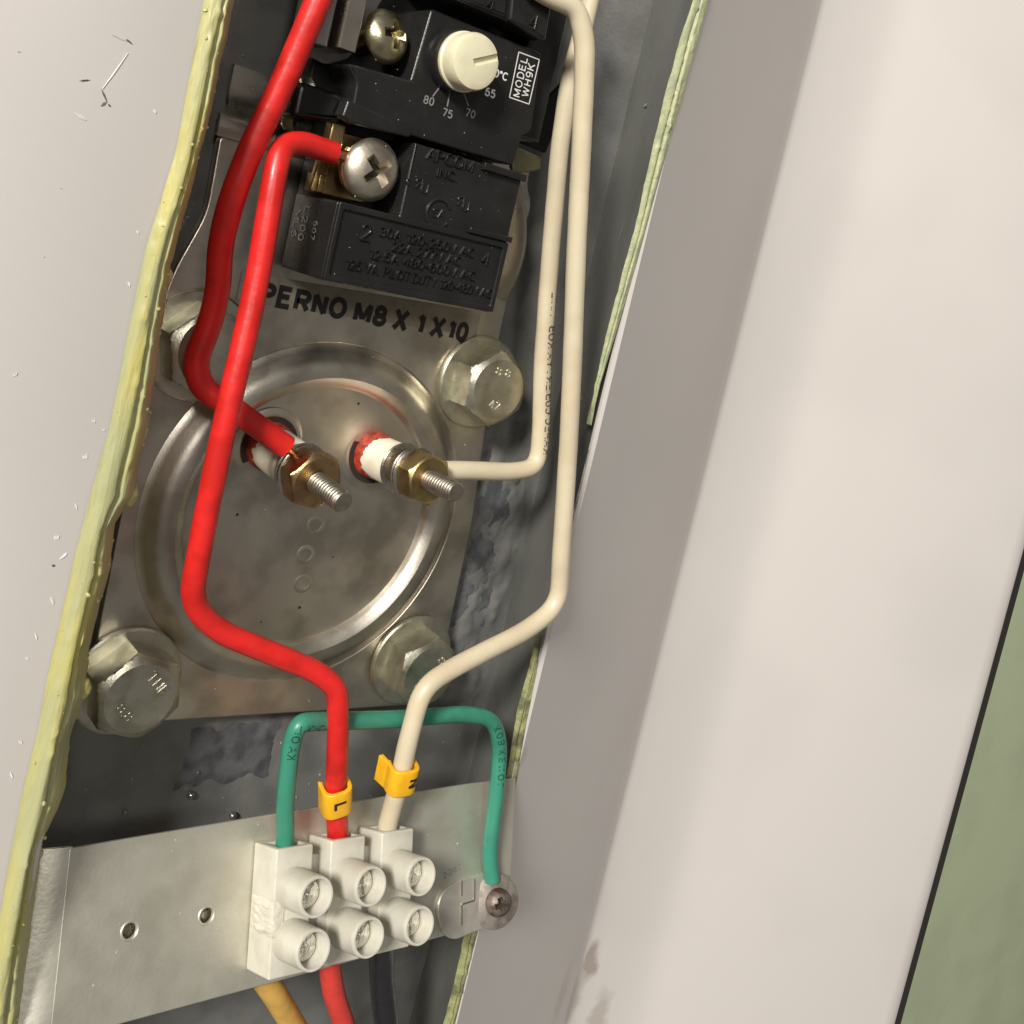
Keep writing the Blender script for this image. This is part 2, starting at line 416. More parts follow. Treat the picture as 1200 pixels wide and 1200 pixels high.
pr += [(23.5, -1.88), (29.1, .60), (29.5, .72), (29.85, .66), (30.1, .4)]
obj('casing_sheet', extrude_profile(sheet_profile(pr), -30, 36, 60), enamel, casing, world=True)
obj('edge_strip', extrude_profile([(30.02, .50), (30.95, .40), (30.95, -8.9), (29.95, -8.9), (29.95, .2)], -30, 36, 20), nearBlack, casing, world=True)  # near-black strip along the outer panel edge
em2 = enamel.copy(); em2.name = 'stained_enamel'; nt = em2.node_tree; L = nt.links.new; b_ = nt.nodes['Principled BSDF']; old = b_.inputs['Base Color'].links[0].from_socket
tc = N(nt, 'ShaderNodeTexCoord'); prev = old
for px, py, rad, st_ in ((694, 1128, .55, .75), (672, 1172, .8, .5), (700, 1190, .7, .45), (640, 1150, .8, .3), (614, 885, .25, .35)):
    P_ = U(px, py, -3.9 if py > 900 else 1.3)-Vector((0, 0, 3)); ns = N(nt, 'ShaderNodeTexNoise', Scale=1.6, Detail=4.); L(tc.outputs['Object'], ns.inputs['Vector'])
    mx = N(nt, 'ShaderNodeVectorMath', operation='MULTIPLY_ADD'); mx.inputs[1].default_value = (.9, .9, .9); L(ns.outputs['Color'], mx.inputs[0]); L(tc.outputs['Object'], mx.inputs[2])
    sb = N(nt, 'ShaderNodeVectorMath', operation='SUBTRACT'); sb.inputs[1].default_value = tuple(P_+Vector((.45, .45, .45))); L(mx.outputs[0], sb.inputs[0])
    sc_ = N(nt, 'ShaderNodeVectorMath', operation='MULTIPLY'); sc_.inputs[1].default_value = (1.6/rad, .7/rad, .4/rad); L(sb.outputs[0], sc_.inputs[0])
    ln = N(nt, 'ShaderNodeVectorMath', operation='LENGTH'); L(sc_.outputs[0], ln.inputs[0])
    mr = N(nt, 'ShaderNodeMapRange'); mr.inputs['From Min'].default_value = 1.2; mr.inputs['From Max'].default_value = .5; mr.inputs['To Max'].default_value = st_; L(ln.outputs['Value'], mr.inputs['Value'])
    mi = N(nt, 'ShaderNodeMix', data_type='RGBA'); L(mr.outputs[0], mi.inputs[0]); L(prev, mi.inputs[6]); mi.inputs[7].default_value = (.30, .25, .20, 1); prev = mi.outputs[2]
L(prev, b_.inputs['Base Color'])
casing.children[1].data.materials[0] = em2
# scratches and chips in the enamel
chips = []
def flake(px, py, px2, py2, wd, z=3.004):
    a, b = U(px, py, z), U(px2, py2, z); d = (b-a); nrm = Vector((-d.y, d.x, 0)).normalized()*wd
    bm = bmesh.new(); m = 6; up = []; dn = []
    for k in range(m+1):
        t = k/m; p = a.lerp(b, t); s = math.sin(math.pi*min(max(t, .08), .92))*random.uniform(.5, 1.1)
        up.append(bm.verts.new(p+nrm*s)); dn.append(bm.verts.new(p-nrm*s*.8))
        up[-1].co.z += .008
    for k in range(m): bm.faces.new((up[k], up[k+1], dn[k+1], dn[k]))
    return bm2me(bm)
dark = [(93, 95, 106, 94, .02), (119, 105, 125, 119, .022), (125, 119, 118, 124, .018), (148, 46, 155, 52, .02), (61, 662, 64, 664, .03), (127, 122, 129, 125, .02)]
obj('scratch', join([flake(*a) for a in dark]), inkBr, casing, world=True, kind='stuff', smooth=False)
lite = [(86, 132, 101, 141, .035), (131, 41, 150, 49, .015), (150, 62, 120, 104, .01), (16, 438, 19, 440, .05), (64, 628, 68, 632, .05), (108, 492, 111, 495, .05), (97, 534, 102, 537, .06), (78, 648, 70, 655, .03), (120, 503, 122, 505, .04), (30, 770, 33, 773, .03), (59, 700, 62, 708, .03), (41, 742, 43, 750, .02), (88, 590, 90, 597, .02), (22, 868, 26, 872, .03), (150, 330, 152, 336, .02), (160, 270, 162, 274, .02), (12, 905, 14, 912, .025), (50, 300, 52, 301, .02), (180, 128, 182, 133, .02), (70, 220, 73, 221, .012), (20, 60, 24, 61, .012)]
obj('chip', join([flake(*a, z=3.006) for a in lite]), whiteS, casing, world=True, kind='stuff', smooth=False)

# ------------------------------------------------------------------ tank behind the opening
tank = thing('water_tank', 'dark grey enamelled steel tank wall behind the opening, rough around the weld', 'tank', (0, 0, -.45))
def inside(x, y, x0, y0, x1, y1, s):
    f = lambda t, a, b: max(0, min(1, (t-a)/s))*max(0, min(1, (b-t)/s))
    return f(x, x0, x1)*f(y, y0, y1)
bm = bmesh.new(); NX, NY = 190, 340; g = []
X0, X1, Y0, Y1 = -8, 6.35, -14, 17
for j in range(NY+1):
    row = []
    for i in range(NX+1):
        x = X0+(X1-X0)*i/NX; y = Y0+(Y1-Y0)*j/NY; z = -.45
        m1 = inside(x, y, 3.9, -5.2, 6.3, 2.8, .5); m2 = inside(x, y, -2.4, -6.4, .9, -4.4, .7); m3 = inside(x, y, 3.6, 2.5, 5.0, 4.4, .6)*.4; m4 = inside(x, y, -4.8, -8, -1.5, -5.8, .8)*.25
        m = max(m1, m2*.8, m3, m4)
        if m > 0:
            P = Vector((x, y*.8, 0)); z += m*(.08*noise.fractal(P*1.9, 1, 2, 3)+.03*abs(noise.noise(P*5.2))+.05*m1+.03*noise.noise(P*11))
        z += .01*noise.noise(Vector((x*.5, y*.5, 3)))
        row.append(bm.verts.new((x, y, z)))
    g.append(row)
for a, b in zip(g, g[1:]):
    for k in range(NX): bm.faces.new((a[k], a[k+1], b[k+1], b[k]))
obj('tank_wall', bm, tankM, tank, world=True, sharp=80)
# rough weld scale as raised irregular crust patches
def crust(x0, y0, x1, y1, n, seed, amp=.16, zb=-.40):
    bm = bmesh.new(); r = random.Random(seed); g = []
    nx = int((x1-x0)/.05); ny = int((y1-y0)/.05)
    for j in range(ny+1):
        row = []
        for i in range(nx+1):
            x = x0+(x1-x0)*i/nx; y = y0+(y1-y0)*j/ny; P = Vector((x, y, seed))
            u, v = i/nx*2-1, j/ny*2-1; d = max(abs(u), abs(v)); e = max(0, 1-d**3)
            z = zb-.12+e*.13+e*amp*(abs(noise.noise(P*1.6))*1.4+.35*noise.noise(P*3.4)+.10*noise.noise(P*8))
            row.append(bm.verts.new((x+.1*noise.noise(P*3), y+.1*noise.noise(P*3+Vector((9, 0, 0))), z)))
        g.append(row)
    for a, b in zip(g, g[1:]):
        for k in range(nx): bm.faces.new((a[k], a[k+1], b[k+1], b[k]))
    return bm
obj('weld_scale', crust(4.0, -3.9, 5.9, 2.3, 0, 3, .045), weldM, tank, world=True, sharp=80)
obj('weld_scale', crust(-1.7, -6.2, .9, -4.55, 0, 5, .035), weldM, tank, world=True, sharp=80)
for i, (px, py, r) in enumerate([(224, 932, .085), (273, 956, .085), (147, 952, .06), (232, 905, .04)]):
    p = U(px, py, -.36); bm = bmesh.new(); bmesh.ops.create_icosphere(bm, subdivisions=3, radius=r, matrix=Matrix.Translation(p))
    obj('weld_bead', bm, beadM if i < 2 else tankM, tank, world=True)
# inner side wall of the opening, right, leaning out to the casing edge
def jag(y):
    return 0
bm = bmesh.new(); rows = []
for j in range(361):
    y = -14+31*j/360; row = []
    for k in range(15):
        t = k/14; x = 6.32+(6.04-6.32)*t+.05*noise.noise((t*2, y*.4, 1)); z = -.5+1.87*t
        if k == 14: x -= .0+(.05+.10*abs(noise.noise((0, y*1.7, 4)))+.05*abs(noise.noise((0, y*6, 4))) if y < 2.2 else 0)
        row.append(bm.verts.new((x, y, z)))
    rows.append(row)
for a, b in zip(rows, rows[1:]):
    for k in range(14): bm.faces.new((a[k], a[k+1], b[k+1], b[k]))
sideM = material('grey_side_wall', (.115, .116, .106), .27, color2=(.09, .094, .084), scale=.7, bump=.006, bscale=5, stretch=(1, .4, 1), rvar=.12)
obj('side_wall', bm, sideM, tank, world=True, sharp=80)
# light scratch streaks on the side wall
st = []
for px, py, dx, dy, wd in [(700, 235, -10, 22, .012), (712, 215, -6, 15, .012), (693, 240, -5, 14, .015), (757, 125, 5, -3, .03), (733, 54, 8, -5, .03), (700, 270, -8, 20, .012), (735, 262, -9, 26, .008), (690, 300, -7, 20, .01), (713, 135, -4, 14, .008), (676, 455, 6, 12, .02), (683, 463, 3, 8, .02)]:
    def P(x, y):
        d = U(x, y, 0)-Vector(CC.tolist()); C = Vector(CC.tolist())
        # intersect with the side wall plane (direction (-1.64,3.47), y free)
        nrm = Vector((1.87, 0, .28)).normalized(); o = Vector((6.32, 0, -.5))+nrm*-.02
        t = (o-C).dot(nrm)/d.dot(nrm); return C+d*t
    a, b = P(px, py), P(px+dx, py+dy); C = Vector(CC.tolist())
    d = (b-a); s = d.cross(Vector((-1.87, 0, -.28))).normalized()*wd; bm = bmesh.new(); off = Vector((-.06, 0, -.03))
    vs = [bm.verts.new(a+off), bm.verts.new(a.lerp(b, .5)+s+off), bm.verts.new(b+off), bm.verts.new(a.lerp(b, .5)-s+off)]; bm.faces.new(vs); st.append(bm2me(bm))
obj('scuff', join(st), inkG, tank, world=True, kind='stuff', smooth=False)

# ------------------------------------------------------------------ foam along the cut edges
def foam_strip(outer, inner, zo, zi, name, mat, label, seed, bulge=.25, n=170, wrap=True):
    """outer/inner: picture polylines of the two borders of the bead, each at its own depth"""
    A = [U(x, y, zo) for x, y in outer]; B = [U(x, y, zi) for x, y in inner]
    ya = [p.y for p in A]; yb = [p.y for p in B]
    def at(P, ys, y):
        i = sorted(range(len(ys)), key=lambda k: ys[k]); xs = [P[k].x for k in i]; yy = [ys[k] for k in i]
        return float(np.interp(y, yy, xs))
    y0, y1 = max(min(ya), min(yb)), min(max(ya), max(yb)); bm = bmesh.new(); rows = []; K = 22
    for j in range(n+1):
        y = y0+(y1-y0)*j/n; xa, xb = at(A, ya, y), at(B, yb, y); row = []
        xb += .02*noise.noise((0, y*1.6, seed))+.022*noise.noise((0, y*5, seed))
        for k in range(K+1):
            t = k/K; s = math.sin(math.pi*t)
            x = xa+(xb-xa)*t; z = zo+.012+(zi-zo)*t**2.6+bulge*s**1.3
            rg = noise.noise(Vector((x*3.2, y*.14, seed)))*.12+noise.noise(Vector((x*8, y*.5, seed+3)))*.035+max(0, noise.noise(Vector((x*6, y*6, seed+5)))-.25)*.12
            z += rg*s
            z -= .10*math.exp(-((t-.52)/.05)**2)
            row.append(bm.verts.new((x, y, z)))
        sg = 1 if xb > xa else -1
        if not wrap: row.append(bm.verts.new((xa, y, zo-.15))); rows.append(row); continue
        row.append(bm.verts.new((xb-sg*.05, y, zi-.25))); row.append(bm.verts.new((xb-sg*.35, y, zi-1.2))); row.append(bm.verts.new((xb-sg*.5, y, -.5)))
        rows.append(row)
    for a, b in zip(rows, rows[1:]):
        for k in range(len(a)-1): bm.faces.new((a[k], a[k+1], b[k+1], b[k]))
    o = obj(name, bm, mat, None, sharp=80); return tag(o, label, 'foam')
foam_strip([(247, -40), (238, 0), (222, 90), (205, 180), (186, 240), (170, 290), (155, 360), (142, 430), (128, 500), (108, 570), (90, 640), (72, 720), (54, 800), (43, 860), (28, 920), (12, 1000), (2, 1060), (-8, 1110), (-20, 1230)],
           [(284, -40), (275, 0), (262, 60), (240, 160), (232, 190), (214, 260), (200, 310), (199, 326), (194, 350), (190, 375), (183, 430), (173, 500), (171, 508), (160, 555), (158, 578), (148, 590), (135, 612), (130, 660), (118, 705), (106, 750), (101, 795), (103, 806), (92, 835), (82, 860), (77, 920), (66, 950), (50, 985), (46, 1010), (40, 1060), (31, 1120), (24, 1175), (18, 1230)],
           3.0, 2.75, 'foam_bead', foamM, 'yellow green insulating foam squeezed along the left cut edge of the white casing', 2, .13)
foam_strip([(838, -30), (830, 0), (800, 110), (768, 225), (745, 310), (720, 395), (703, 450), (692, 498)],
           [(818, -30), (812, 0), (800, 35), (784, 90), (766, 165), (744, 265), (722, 345), (708, 400), (697, 450), (690, 498)],
           1.42, 1.38, 'foam_bead', material('pale_green_foam', (.42, .44, .25), .45, color2=(.34, .37, .22), bump=.03, bscale=8, sss=.2), 'thin pale green foam line along the upper right cut edge beside the white wires', 8, .04, 120, False)
foam_strip([(632, 740), (628, 790), (616, 850), (607, 905), (597, 960), (560, 1090), (545, 1150), (528, 1220)],
           [(628, 740), (620, 780), (606, 830), (594, 905), (584, 960), (545, 1090), (532, 1150), (514, 1220)],
           1.40, 1.33, 'foam_bead', foamD, 'dark olive ragged foam remnant along the lower right cut edge by the bracket', 12, .03, 120, False)

# ------------------------------------------------------------------ heating element flange
flange = thing('element_flange', 'stainless steel flange plate with a round embossed disc and two terminal studs', 'flange', (0, 0, 0))
ol = rnd([(-3.85, -4.25, .5), (4.3, -4.45, .7), (4.2, 0, .3), (3.75, 4.2, .3), (3.72, 7.0, .15), (-3.55, 7.0, .1), (-3.5, 5.6, .3), (-3.95, 4.2, .5)], .3)
hole = circle(0, 0, 3.60, 96)
obj('flange_plate', plate([ol, hole], -.2, 0, .03), steel, flange, sharp=50)
# bent upper tongue that runs under the thermostat
bm = extrude_profile(sheet_profile([(7.0, 0.0), (7.15, .012), (7.3, 0), (7.45, -.06), (7.62, -.2), (7.8, -.29), (8.0, -.31), (8.35, -.31)], .1), -3.62, 3.75, 20)
for v in bm.verts:
    v.co = Vector((v.co.y, v.co.x, v.co.z))
    if v.co.y > 7.5 and v.co.x < 0: v.co.x += .18
obj('bent_tongue', bm, steelB, flange, sharp=60)
prof = [(0, .02), (2.0, .02), (2.55, .02), (2.70, .03), (2.74, .12), (2.80, .21), (2.95, .29), (3.15, .28), (3.32, .18), (3.45, .05), (3.55, -.02), (3.66, -.06)]
obj('embossed_disc', lathe(prof, 128), steel, flange, sharp=30)
for px, py in ((370, 615), (358, 650), (355, 684)):
    p = U(px, py, .02); obj('stamped_ring', bm2me(lathe([(.13, 0), (.16, .011), (.18, .011), (.21, 0)], 32)), steel, flange).location = p
for px, py, r in ((278, 603, .03), (351, 712, .035), (420, 473, .03), (390, 653, .02), (306, 729, .02), (200, 690, .03), (201, 704, .03)):
    p = U(px, py, .021); obj('pit_mark', bm2me(lathe([(0, .004), (r, 0)], 10)), slotM, flange).location = p

def stud(base, tip, kind, rot):
    ax = (tip-base); Lh = ax.length; z = ax.normalized(); x = Vector((1, 0, 0)); x = (x-z*x.dot(z)).normalized(); y = z.cross(x)
    R = Matrix((x, y, z)).transposed()
    t = bpy.data.objects.new('terminal_stud', None); COL.objects.link(t); t.parent = flange
    t.matrix_basis = Matrix.Translation(base) @ R.to_4x4()
    f = Lh/3.05
    obj('gasket_hole', lathe([(.60, .025), (.64, .04), (.70, .03), (.78, .0)], 48), steel, t)
    obj('shadow_gap', lathe([(0, .03), (.62, .03)], 40), nearBlack, t)  # flat dark disc, paints the shade of the gap round the ceramic
    # ragged red sealant collar
    bm = bmesh.new(); n = 60; r1 = []; r2 = []; r3 = []
    for k in range(n):
        a = 2*math.pi*k/n; top = .22+.20*abs(noise.noise((math.cos(a)*2, math.sin(a)*2, rot*9)))+.10*noise.noise((math.cos(a)*7, math.sin(a)*7, rot))+.14*max(0, math.sin(a))
        c, s = math.cos(a), math.sin(a); r1.append(bm.verts.new((.50*c, .50*s, 0))); r2.append(bm.verts.new((.49*c, .49*s, top*.6))); r3.append(bm.verts.new((.463*c, .463*s, top)))
    for A, B in ((r1, r2), (r2, r3)):
        for k in range(n): bm.faces.new((A[k], A[(k+1) % n], B[(k+1) % n], B[k]))
    obj('red_sealant', bm, sealR, t)
    obj('ceramic_insulator', lathe([(.455, 0), (.46, .3*f), (.46, 1.05*f), (.43, 1.10*f), (0, 1.10*f)], 48), ceram, t)
    if kind == 0:
        obj('lower_washer', lathe([(0, 1.10*f), (.36, 1.10*f), (.385, 1.12*f), (.40, 1.15*f), (.40, 1.36*f), (0, 1.36*f)], 48), nickel, t)
        zs = [(1.37, 1.44, .54), (1.47, 1.54, .53)]; nz = (1.55, 2.05); nm = brass; af = .98
    else:
        obj('washer', lathe([(0, 1.10*f), (.49, 1.10*f), (.52, 1.12*f), (.52, 1.16*f), (.49, 1.18*f), (0, 1.18*f)], 48), nickel, t)
        obj('lower_nut', hexprism(.78, 1.18*f, 1.50*f, .05, both=True), material('dull_brass', (.40, .33, .24), .35, metal=1, bump=.004), t)
        zs = [(1.52, 1.58, .54), (1.61, 1.67, .54)]; nz = (1.68, 2.15); nm = brassY; af = .93
    for a, b, r in zs:
        obj('washer', lathe([(0, a*f), (r-.03, a*f), (r, (a+.02)*f), (r, (b-.02)*f), (r-.03, b*f), (0, b*f)], 56), nickel, t)
    nt = obj('nut', hexprism(af, nz[0]*f, nz[1]*f, .07, hole=.20, both=True, rim=.93), nm, t); nt.rotation_euler.z = rot
    # threaded rod
    bm = bmesh.new(); n = 28; m = 150; z0 = nz[1]*f-.3; z1 = Lh; rings = []
    for j in range(m+1):
        zz = z0+(z1-z0)*j/m; ring = []
        for k in range(n):
            ph = (zz/.085+k/n) % 1; r = .182+.028*(1-abs(2*ph-1)*1.0)
            if zz > z1-.06: r = min(r, .20-(zz-(z1-.06))*.6)
            a = 2*math.pi*k/n; ring.append(bm.verts.new((r*math.cos(a), r*math.sin(a), zz)))
        rings.append(ring)
    for a, b in zip(rings, rings[1:]):
        for k in range(n): bm.faces.new((a[k], a[(k+1) % n], b[(k+1) % n], b[k]))
    bm.faces.new(rings[-1])
    obj('threaded_rod', bm, rodM, t, sharp=50)
    return t
S1b, S1t = U(315, 522, 0), U(403, 589, 3.02)
S2b, S2t = U(438, 533, 0), U(535, 577, 3.06)
stud(S1b, S1t, 0, .35); stud(S2b, S2t, 1, .25)

# sticker on the flange plate
stk = thing('plate_sticker', 'worn clear sticker with bold black letters PERNO M8 X 1 X10 under the black thermostat', 'sticker', U(430, 372, .004))
a, b = U(278, 352, .006), U(558, 394, .006); ex = (b-a).normalized(); ey = Vector((-ex.y, ex.x, 0))
def strip(p0, p1, hgt, z):
    bm = bmesh.new(); q = [p0, p1, p1+ey*hgt, p0+ey*hgt]; vs = [bm.verts.new((p.x, p.y, z)) for p in q]; vs2 = [bm.verts.new((p.x, p.y, z+.004)) for p in q]
    bm.faces.new(vs2)
    for k in range(4): bm.faces.new((vs[k], vs[(k+1) % 4], vs2[(k+1) % 4], vs2[k]))
    return bm
obj('sticker_film', strip(a, b, .56, .004), tapeM, stk, world=True, smooth=False)
obj('sticker_end', strip(U(277, 351, 0), U(306, 355, 0), .56, .012), whiteS, stk, world=True, smooth=False)
p0, p1 = U(304, 357, .013), U(546, 402, .013); tx = strokes('PERNO M8 X 1 X10', .45, .24, .33)
wd = max(v.co.x for v in tx.vertices); tx.transform(Matrix.Diagonal(((p1-p0).length/wd, 1, 1, 1)))
tx.transform(basis(p0, p1-p0, ey)); obj('lettering', tx, inkM, stk, world=True, smooth=False, kind='stuff')

# ------------------------------------------------------------------ flange bolts
def make_bolt(name, label, marks, rot):
    t = thing(name, label, 'bolt', group=None)
    obj('washer', lathe([(0, 0), (1.01, 0), (1.05, .03), (1.05, .10), (1.01, .13), (.70, .16), (0, .16)], 72), zinc, t, sharp=30)
    h = obj('hex_head', hexprism(1.50, .15, .84, .11, rim=.88), zinc, t, sharp=18); h.rotation_euler.z = rot
    m1 = strokes(marks[0], .22, .18, .3, True, .02, 'CENTER'); m1.transform(Matrix.Translation((0, .28, .84)))
    m2 = strokes(marks[1], .20, .18, .3, True, .02, 'CENTER'); m2.transform(Matrix.Translation((0, -.44, .84)))
    mk = obj('head_marking', join([m1, m2]), zinc, t, kind='stuff'); mk.rotation_euler.z = rot+marks[2]
    return t
bolts = []
BD = [((231, 404), 'zinc plated hex bolt behind the red wires, upper left on the flange plate', .25, ('8.8', 'Y', 1.2)),
      ((559, 447), 'zinc plated hex bolt stamped 8.8, right of the sticker below the thermostat', .05, ('8 8', '42', -.1)),
      ((147, 796), 'zinc plated hex bolt half under the yellow foam at the flange corner', .20, ('THE', '8.8', -1.0)),
      ((480, 772), 'zinc plated hex bolt partly covered by the sloping cream wire, above the green wire', .95, ('8.8', 'T', -1.9))]
for i, ((x, y), lab, rot, mk) in enumerate(BD):
    t = make_bolt('hex_bolt', lab, mk, rot); t.location = U(x, y, .02); t['group'] = 'bolts that hold the flange plate'
    t.rotation_euler = (random.uniform(-.02, .02), random.uniform(-.02, .02), 0)

# ------------------------------------------------------------------ thermostat
ZF = 1.78
th = thing('thermostat', 'black bakelite water heater thermostat with ivory dial and screw terminals', 'thermostat', (0, 7, .1))
T = lambda name, me, mat, **k: obj(name, me, mat, th, world=True, **k)
# lower switch block with terminal well
x0, x1, yb, yt, wx, wy = -1.92, 2.0, 4.9, 7.72, -.60, 6.34
T('switch_body', plate([rnd([(x0, yb, .06), (x1, yb, .06), (x1, yt, .06), (wx-.0, yt, .02), (wx, wy, .02), (x0, wy, .06)], .05)], .12, ZF, .045), black, sharp=40)
T('well_floor', box(x0+.02, wy-.1, .12, wx+.1, yt+.3, .85, .02), blackD)
lab = [plate([rnd(rect(x0+.02, yb+.02, x1-.0, wy-.0), .05), rnd(rect(x0+.12, yb+.13, x1-.12, wy-.12), .04)], ZF-.03, ZF+.07, .025)]
T('label_frame', join(lab), black, sharp=40)
a = U(550, 270, ZF); b = U(602, 290, ZF)
T('rib', box(.95, 6.36, ZF-.02, x1+.02, 6.47, ZF+.13, .03), black)
T('rib', box(.95, 7.60, ZF-.02, x1+.02, 7.74, ZF+.13, .03), black)
def emb(s, px, py, size, wdt=None, z=ZF, mat=black, depth=.022, bold=0, ang=0., name='embossed_text', bev=.012, ex=None, shear=0, align='LEFT', parent=None):
    me = strokes(s, size*.74, .18, .24, True, depth+.032, align) if bev else strokes(s, size*.72, .12+bold*6, .24, False, depth, align)
    if wdt:
        xs = [v.co.x for v in me.vertices]; me.transform(Matrix.Diagonal((wdt/max(xs), 1, 1, 1)))
    p = U(px, py, z); me.transform(Matrix.Translation(p) @ Matrix.Rotation(ang, 4, 'Z'))
    return obj(name, me, mat, parent or th, world=True, smooth=bool(bev), sharp=60, kind='stuff' if len(s) > 1 else None)
def span(xa, ya, xb, yb_, z=ZF): return (U(xb, yb_, z)-U(xa, ya, z)).length
emb('30A 120-250V AC', 443, 277, .27, span(443, 277, 554, 301))
emb('22A 277V AC', 457, 294, .27, span(457, 294, 538, 310))
emb('12.5A 480-600V AC', 430, 303, .27, span(430, 303, 554, 331))
emb('125 VA. PILOT DUTY 120-480V AC', 403, 315, .27, span(403, 315, 574, 350))
emb('2', 420, 282, .46); emb('4', 562, 311, .40)
emb('APCOM', 498, 187, .34, span(498, 187, 552, 202)); emb('INC.', 510, 207, .26, span(510, 207, 534, 214))
# recognised component marks: mirrored R with U
for px, py, pre in ((482, 216, 'c'), (531, 237, '')):
    r = strokes('R', .22, .2, .2, True, .034); r.transform(Matrix.Diagonal((-1, 1, 1, 1))); r.transform(Matrix.Translation((.20, 0, 0)))
    u = strokes('U', .22, .2, .2, True, .034); u.transform(Matrix.Translation((.22, -.06, 0)))
    ms = [r, u]
    if pre: c = strokes('c', .22, .2, .2, True, .034); c.transform(Matrix.Translation((-.14, .02, 0))); ms.append(c)
    bm = join(ms); bmesh.ops.transform(bm, matrix=Matrix.Translation(U(px, py+4, ZF)) @ Matrix.Shear('XZ', 4, (0, 0)) , verts=bm.verts)
    obj('embossed_mark', bm, black, th, world=True, kind='stuff')
p = U(513, 250, ZF)
ring = []
for k in range(36): ring.append(p+Vector((math.cos(.55+k/35*5.2), math.sin(.55+k/35*5.2), 0))*.27+Vector((0, 0, .01)))
T('embossed_mark', tube(ring, .035, 8), black)
m = strokes('SA', .2, .2, .1, True, .03, 'CENTER'); m.transform(Matrix.Translation(p+Vector((.01, -.10, 0)))); T('embossed_mark', m, black, kind='stuff')

# upper control block
o1 = [(-2.02, 7.82, .05), (1.72, 7.84, .1), (1.75, 8.45, .05), (1.95, 8.62, .1), (1.78, 10.12, .08), (-.90, 10.12, .08), (-1.0, 8.78, .03), (-2.3, 8.70, .1), (-2.05, 8.45, .1)]
T('control_body', plate([rnd(o1, .06)], .12, ZF, .045), black, sharp=40)
T('control_base', box(-2.5, 7.8, .1, 1.9, 10.6, .85, .05), blackD)
T('side_block', box(1.7, 8.5, .1, 2.55, 12, 1.35, .06), black)
T('well_floor', box(-2.7, 8.7, .12, -.9, 12.5, .95, .03), blackD)
T('side_lug', plate([rnd([(-2.95, 7.55, .12), (-2.0, 7.72, .03), (-2.0, 8.2, .03), (-2.95, 8.2, .15)], .1)], .9, 1.45, .1), blackD)
T('rib', plate([rnd([(-2.2, 7.78), (-1.9, 7.72), (-.75, 7.78), (-.75, 7.95), (-2.15, 8.1)], .05)], ZF-.3, ZF+.02, .04), black)
# faint circular mould mark, dial recess
p = U(448, 110, ZF); T('mould_mark', bm2me(lathe([(.27, 0), (.285, .006), (.30, .006), (.315, 0)], 40)), black).location += Vector()
th.children[-1].data.transform(Matrix.Translation(p))
pk = U(532, 71, ZF)
mm = bm2me(lathe([(.60, -.02), (.59, .20), (.56, .24), (0, .24)], 56)); mm.transform(Matrix.Translation(pk)); T('dial_boss', mm, black)
# knob
kn = bpy.data.objects.new('dial_knob', None); COL.objects.link(kn); kn.parent = th
kn.matrix_basis = th.matrix_basis.inverted() @ Matrix.Translation(pk+Vector((0.02, -.02, .24)))
km = bm2me(lathe([(0, 0), (.53, 0), (.55, .03), (.55, .10), (.52, .13), (.52, .40), (.49, .47), (.40, .50), (0, .50)], 56))
cut = bmesh.new(); bmesh.ops.create_cube(cut, size=1, matrix=Matrix.Rotation(math.radians(27), 4, 'Z') @ Matrix.Translation((.28, 0, .52)) @ Matrix.Diagonal((.72, .13, .18, 1)))
obj('knob_body', boolean(km, [bm2me(cut)]), ivory, kn, sharp=40)
# dial print
def pr_(s, px, py, size, mat, ang=0., bold=.004): return emb(s, px, py, size, None, ZF+.001, mat, .003, bold, ang, 'printed_text', 0)
pr_('80', 496, 121, .22, inkG); pr_('75', 518, 136, .22, inkG); pr_('70', 545, 136, .22, inkG); pr_('65', 568, 112, .23, inkW, bold=.008); pr_('0°C', 579, 90, .22, inkW, bold=.008)
def line(xa, ya, xb, yb_, wd, mat=inkG, z=ZF):
    p, q = U(xa, ya, z), U(xb, yb_, z); d = (q-p).normalized(); n = Vector((-d.y, d.x, 0))*wd; h = Vector((0, 0, .004)); bm = bmesh.new()
    a = [bm.verts.new(v) for v in (p+n, p-n, q-n, q+n)]; c = [bm.verts.new(v+h) for v in (p+n, p-n, q-n, q+n)]
    bm.faces.new(c)
    for k in range(4): bm.faces.new((a[k], a[(k+1) % 4], c[(k+1) % 4], c[k]))
    return bm2me(bm)
for l_ in ((516, 101, 507, 113), (527, 109, 524, 125), (543, 108, 549, 124)): T('dial_line', line(*l_, .012), inkG, smooth=False)
c4 = [(608, 61), (632, 70), (620, 122), (597, 114)]
T('model_box', join([line(*c4[i], *c4[(i+1) % 4],   .010, inkW) for i in range(4)]), inkW, smooth=False)
pp0, pp1 = U(609, 116, ZF), U(618, 66, ZF)
for s, xa, ya, xb, yb_ in (('MODEL', 609, 114, 618.5, 69), ('WH9K', 619, 114, 627, 76)):
    q0, q1 = U(xa, ya, ZF+.001), U(xb, yb_, ZF+.001); me = strokes(s, .175, .13, .34); xs = max(v.co.x for v in me.vertices)
    me.transform(Matrix.Diagonal(((q1-q0).length/xs, 1, 1, 1))); me.transform(basis(q0, q1-q0, Vector((-(q1-q0).y, (q1-q0).x, 0)))); T('printed_text', me, inkW, smooth=False, kind='stuff')
# print on the left side face
for s, y, z, sz in (('L200', 6.12, .62, .30), ('ML6', 6.02, .30, .30), ('007', 7.0, 1.05, .24), ('05R6', 7.15, .66, .24), ('607', 5.9, 1.1, .22)):
    me = strokes(s, sz*.72, .11, .25, False, .002); me.transform(basis(Vector((x0-.012, y, z)), (0, -1, 0), (0, 0, 1))); 
    T('printed_text', me, inkW if sz > .25 else inkG, smooth=False, kind='stuff')
